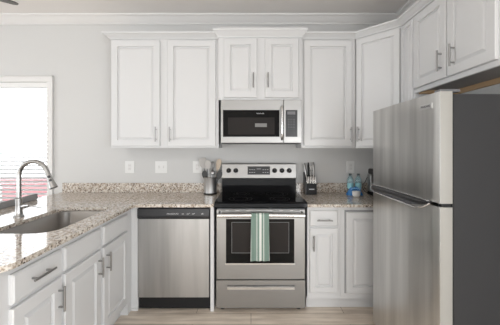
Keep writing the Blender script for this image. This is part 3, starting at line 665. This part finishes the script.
plate(155.3, 167.3, 161, 173, 's', 'white double switch plate between two outlets', 'light_switch', 'switch')
plate(193, 201.8, 161, 172.8, 'o', 'white wall outlet partly behind the cooking utensils')
plate(346.6, 354.3, 160.8, 173, 'o', 'white wall outlet above the water bottles')

# ---------------------------------------------------------------- things on the counters
# utensil crock
cx, cy = -.408, 2.862
cr = thing('utensil_holder', 'stainless utensil crock standing left of the range', 'utensil holder', (cx, cy, ZT))
bm = NB(); lathe(bm, cx, cy, [(.064, ZT+.014), (.064, ZT+.165), (.066, ZT+.168), (.062, ZT+.169), (.061, ZT+.164), (.061, ZT+.02)], 32); obj('cylinder', bm, M['badge2'], cr, True)
obj('base_ring', lathe(NB(), cx, cy, [(.065, ZT+.0005), (.067, ZT+.004), (.067, ZT+.013), (.064, ZT+.0138)], 32), M['black'], cr, True)
def utensil(name, dx, dy, lx, ly, ln, head, m, hm, label):
    t = thing(name, label, 'utensil', (cx+dx, cy+dy, ZT+.024), 'cooking utensils in the steel crock')
    b0 = Vector((cx+dx, cy+dy, ZT+.024)); d = Vector((lx, ly, 1)).normalized(); ln += .045; e = b0+d*ln
    obj('handle', tube(NB(), [b0, b0+d*ln*.5, e], [.0055, .005, .004], 8), M[hm], t, True)
    bm = NB(); s = Vector((1, 0, 0)); s = (s-d*s.dot(d)).normalized(); n = d.cross(s)
    def blade(prof, th):
        prof = [(a_*1.2, w_*1.2) for a_, w_ in prof]
        A = [[bm.verts.new(e+d*a+s*wd*sg+n*tt) for a, wd in prof for sg in (1,)]+[bm.verts.new(e+d*a-s*wd+n*tt) for a, wd in reversed(prof)] for tt in (-th/2, th/2)]
        k_ = len(A[0])
        for i in range(k_): bm.faces.new((A[0][i], A[0][(i+1) % k_], A[1][(i+1) % k_], A[1][i]))
        bm.faces.new(A[0][::-1]); bm.faces.new(A[1])
    if head == 'spatula': blade([(0, .005), (.012, .022), (.03, .028), (.085, .032), (.088, .030)], .003)
    if head == 'spoon': blade([(-.005, .004), (.01, .016), (.03, .024), (.05, .024), (.066, .016), (.072, .006)], .006)
    if head == 'paddle': blade([(-.01, .005), (.01, .014), (.04, .021), (.07, .021), (.086, .014), (.09, .006)], .007)
    if head == 'ladle': 
        tube(bm, [e+n*.01-d*.0, e+d*.012+n*.008, e+d*.03+n*.004, e+d*.042], [.020, .027, .022, .006], 14)
    if head == 'whisk':
        for k_ in range(6):
            a = PI*k_/6; v = s*math.cos(a)+n*math.sin(a)
            tube(bm, [e+v*.0+d*-.005, e+v*.018+d*.03, e+v*.026+d*.06, e+v*.018+d*.085, e+d*.095, e-v*.018+d*.085, e-v*.026+d*.06, e-v*.018+d*.03, e+d*-.005], .0012, 5)
    if head == 'fork':
        blade([(-.005, .004), (.012, .018), (.03, .02), (.031, .02)], .003)
        for q in (-.017, -.006, .006, .017): tube(bm, [e+s*q+d*.03, e+s*q+d*.062], .0018, 6)
    obj('head', bm, M[m], t, True)
utensil('spatula', -.022, .012, -.20, .06, .190, 'spatula', 'grey', 'black', 'pale flat spatula leaning left in the steel crock')
utensil('spoon', -.008, -.020, -.04, -.04, .185, 'spoon', 'grey', 'chrome', 'polished steel spoon upright in front in the steel crock')
utensil('wooden_spoon', .026, .010, .20, .05, .178, 'paddle', 'wand', 'wand', 'tan wooden paddle leaning right in the steel crock')
utensil('whisk', .006, .010, .05, .02, .160, 'whisk', 'chrome', 'chrome', 'wire whisk in the middle of the steel crock')
utensil('ladle', .012, -.028, .08, -.05, .13, 'ladle', 'chrome', 'chrome', 'small steel ladle low in front in the steel crock')
utensil('serving_fork', -.006, .032, -.13, .05, .205, 'fork', 'chrome', 'black', 'steel serving fork at the back of the steel crock')
utensil('black_spoon', .040, -.004, .30, -.02, .085, 'spoon', 'black', 'black', 'black spoon tilted far right over the crock rim')
utensil('black_spoon', -.036, -.006, -.10, -.02, .080, 'spoon', 'black', 'black', 'short black spoon at the left rim of the crock')

# knife block
kx0, kx1, ky = .538, .646, 2.80
kb = thing('knife_block', 'black knife block full of steel-handled knives right of the range', 'knife block', ((kx0+kx1)/2, 2.85, ZT))
bm = NB(); extr(bm, [(ky, ZT+.001), (ky, ZT+.105), (ky+.020, ZT+.118), (2.885, ZT+.185), (2.925, ZT+.175), (2.925, ZT+.001)], 'x', kx0+.008, kx1); obj('block', bm, M['matte'], kb)
obj('side_plate', extr(NB(), [(ky-.001, ZT+.001), (ky-.001, ZT+.11), (2.875, ZT+.205), (2.930, ZT+.215), (2.930, ZT+.001)], 'x', kx0, kx0+.0079), M['black'], kb)
obj('printed_mark', box(NB(), (kx0+kx1)/2-.022, (kx0+kx1)/2+.030, ky-.0012, ky-.0002, ZT+.050, ZT+.059), M['mark'], kb)
for i in range(6):
    x = kx0+.018+i*.0165; b0 = Vector((x, ky+.012, ZT+.104)); d = Vector((0, .25, 1)).normalized()
    kn = thing('steak_knife', 'small steel-handled steak knife in the front row of the block', 'knife', b0, 'steak knives in the knife block')
    bm = NB(); tube(bm, [b0, b0+d*.03, b0+d*.072, b0+d*.078], [.0058, .0065, .0072, .004], 8); obj('handle', bm, M['bright'], kn, True)
    obj('blade', tube(NB(), [b0-d*.0+Vector((0, .0, 0)), b0-d*.012], [.004, .003], 4), M['chrome'], kn)
for i, (x, ln, ty_) in enumerate(((.556, .140, 'steel-handled carving knife at the left of the back row'), (.580, .145, 'black-handled knife in the back row of the block'), (.604, .142, 'steel-handled kitchen shears at the back of the block'), (.630, .150, 'steel-handled bread knife at the right of the back row'))):
    b0 = Vector((x, 2.868, ZT+.17)); d = Vector((-.10 if i == 0 else .02, .22, 1)).normalized()
    kn = thing('kitchen_shears' if i == 2 else 'kitchen_knife', ty_, 'shears' if i == 2 else 'knife', b0, None if i == 2 else 'large knives in the knife block')
    hm = M['matte'] if i == 1 else M['chrome']
    bm = NB(); 
    if i == 2:
        tube(bm, [b0, b0+d*.05], .006, 8)
        for s_ in (-1, 1):
            c = b0+d*.085+Vector((s_*.011, 0, 0)); tube(bm, [c+Vector((.010*math.cos(q*PI/6), 0, .026*math.sin(q*PI/6))) for q in range(13)], .0034, 6)
    else: tube(bm, [b0, b0+d*ln*.4, b0+d*ln*.8, b0+d*ln], [.0085, .0095, .011, .007], 10)
    obj('handle', bm, hm, kn, True); obj('blade', tube(NB(), [b0, b0-d*.02], [.006, .004], 4), M['chrome'], kn)

# water bottles, blue packet, cup
def bottle(x, y, label):
    t = thing('water_bottle', label, 'bottle', (x, y, ZT), 'water bottles beside the fridge'); z = ZT+.0005
    obj('bottle_body', lathe(NB(), x, y, [(.024, z), (.030, z+.006), (.030, z+.05), (.028, z+.055), (.030, z+.06), (.030, z+.12), (.028, z+.145), (.016, z+.172), (.012, z+.178), (.012, z+.186)], 20), M['water'], t, True)
    obj('label_band', lathe(NB(), x, y, [(.0302, z+.055), (.0308, z+.058), (.0308, z+.105), (.0302, z+.108)], 20), M['label'], t, True)
    obj('cap', lathe(NB(), x, y, [(.0145, z+.184), (.0145, z+.198), (.012, z+.201)], 16), M['cap'], t, True)
bottle(1.000, 2.870, 'clear water bottle with teal label, left one of the pair')
bottle(1.082, 2.875, 'clear water bottle with teal label, right one nearer the fridge')
t = thing('snack_packet', 'bright blue plastic packet lying in front of the water bottles', 'packet', (1.02, 2.79, ZT))
bm = NB(); bmesh.ops.create_grid(bm, x_segments=14, y_segments=10, size=1)
for v in bm.verts:
    a, b = v.co.x, v.co.y; hgt = (1-abs(a)**4)*(1-abs(b)**3); v.co = Vector((1.012+a*.070+.004*math.sin(b*6), 2.788+b*.036, ZT+.004+.072*hgt*(1+.10*math.sin(a*7+b*4))))
bm2 = bm.copy()
for v in bm2.verts: v.co.z = ZT+.001
ed = [e for e in bm.edges if e.is_boundary]; merge(bm, bm2); bmesh.ops.remove_doubles(bm, verts=bm.verts, dist=.0035)
obj('pouch', bm, M['blue'], t, True)
bm = NB()
for q in range(5): tube(bm, [(.970+q*.02, 2.753+.002*q, ZT+.060+.006*math.sin(q)), (.982+q*.02, 2.750, ZT+.074)], .005, 6)
obj('printed_marks', bm, M['bluel'], t, True)
t = thing('white_cup', 'small white cup in front of the blue packet', 'cup', (1.01, 2.715, ZT)); z = ZT+.0005
obj('bowl', lathe(NB(), 1.000, 2.708, [(.026, z), (.032, z+.004), (.037, z+.02), (.039, z+.048), (.037, z+.049), (.034, z+.02), (.03, z+.007)], 24), M['white'], t, True)
# coffee maker hidden mostly by the fridge
t = thing('coffee_maker', 'black and steel coffee maker just showing behind the fridge', 'coffee maker', (1.27, 2.76, ZT)); z = ZT+.001
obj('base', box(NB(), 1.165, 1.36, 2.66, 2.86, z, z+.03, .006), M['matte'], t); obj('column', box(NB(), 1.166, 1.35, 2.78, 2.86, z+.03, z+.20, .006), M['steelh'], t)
obj('brew_head', box(NB(), 1.172, 1.36, 2.66, 2.86, z+.20, z+.255, .012), M['black'], t)
cf = obj('carafe', lathe(NB(), 1.26, 2.715, [(.05, z+.031), (.062, z+.05), (.065, z+.10), (.045, z+.17), (.048, z+.185)], 20), M['oven'], t, True)
obj('carafe_handle', tube(NB(), [(1.20, 2.70, z+.15), (1.175, 2.69, z+.15), (1.172, 2.69, z+.08), (1.198, 2.70, z+.075)], .006, 8), M['black'], cf, True)
bm = NB(); tube(bm, [(1.164, 2.84, z+.012), (1.145, 2.86, z+.02), (1.13, 2.89, z+.05), (1.15, 2.93, z+.085), (1.172, 2.938, z+.10), (1.20, 2.938, z+.16)], .003, 8)
obj('power_cord', bm, M['black'], t, True)

# ---------------------------------------------------------------- ceiling fan, only a blade tip reaches into the picture
hx_, hy_, hz_ = -2.22, 1.62, 2.42
t = thing('ceiling_fan', 'dark-bladed ceiling fan whose blade tip shows at the top left', 'fan', (hx_, hy_, ZC))
obj('downrod', tube(NB(), [(hx_, hy_, ZC-.001), (hx_, hy_, ZC-.05), (hx_, hy_, ZC-.051), (hx_, hy_, hz_+.06)], [.07, .05, .014, .014], 16), M['fans'], t, True)
obj('motor', lathe(NB(), hx_, hy_, [(.04, hz_-.06), (.10, hz_-.04), (.12, hz_), (.10, hz_+.05), (.04, hz_+.07)], 24), M['fans'], t, True)
for i in range(5):
    a = math.radians(47+72*i); d = Vector((math.cos(a), math.sin(a), 0)); s = Vector((-d.y, d.x, 0))
    bm = NB(); A = []
    for tt in (-.004, .004):
        A.append([bm.verts.new(Vector((hx_, hy_, hz_+tt))+d*r_+s*w_+Vector((0, 0, w_*.2))) for r_, w_ in ((.13, .035), (.20, .05), (.62, .065), (.68, .05), (.70, .02), (.70, -.02), (.68, -.05), (.62, -.065), (.20, -.05), (.13, -.035))])
    for j in range(10): bm.faces.new((A[0][j], A[0][(j+1) % 10], A[1][(j+1) % 10], A[1][j]))
    bm.faces.new(A[0][::-1]); bm.faces.new(A[1]); obj('blade', bm, M['fan'], t)
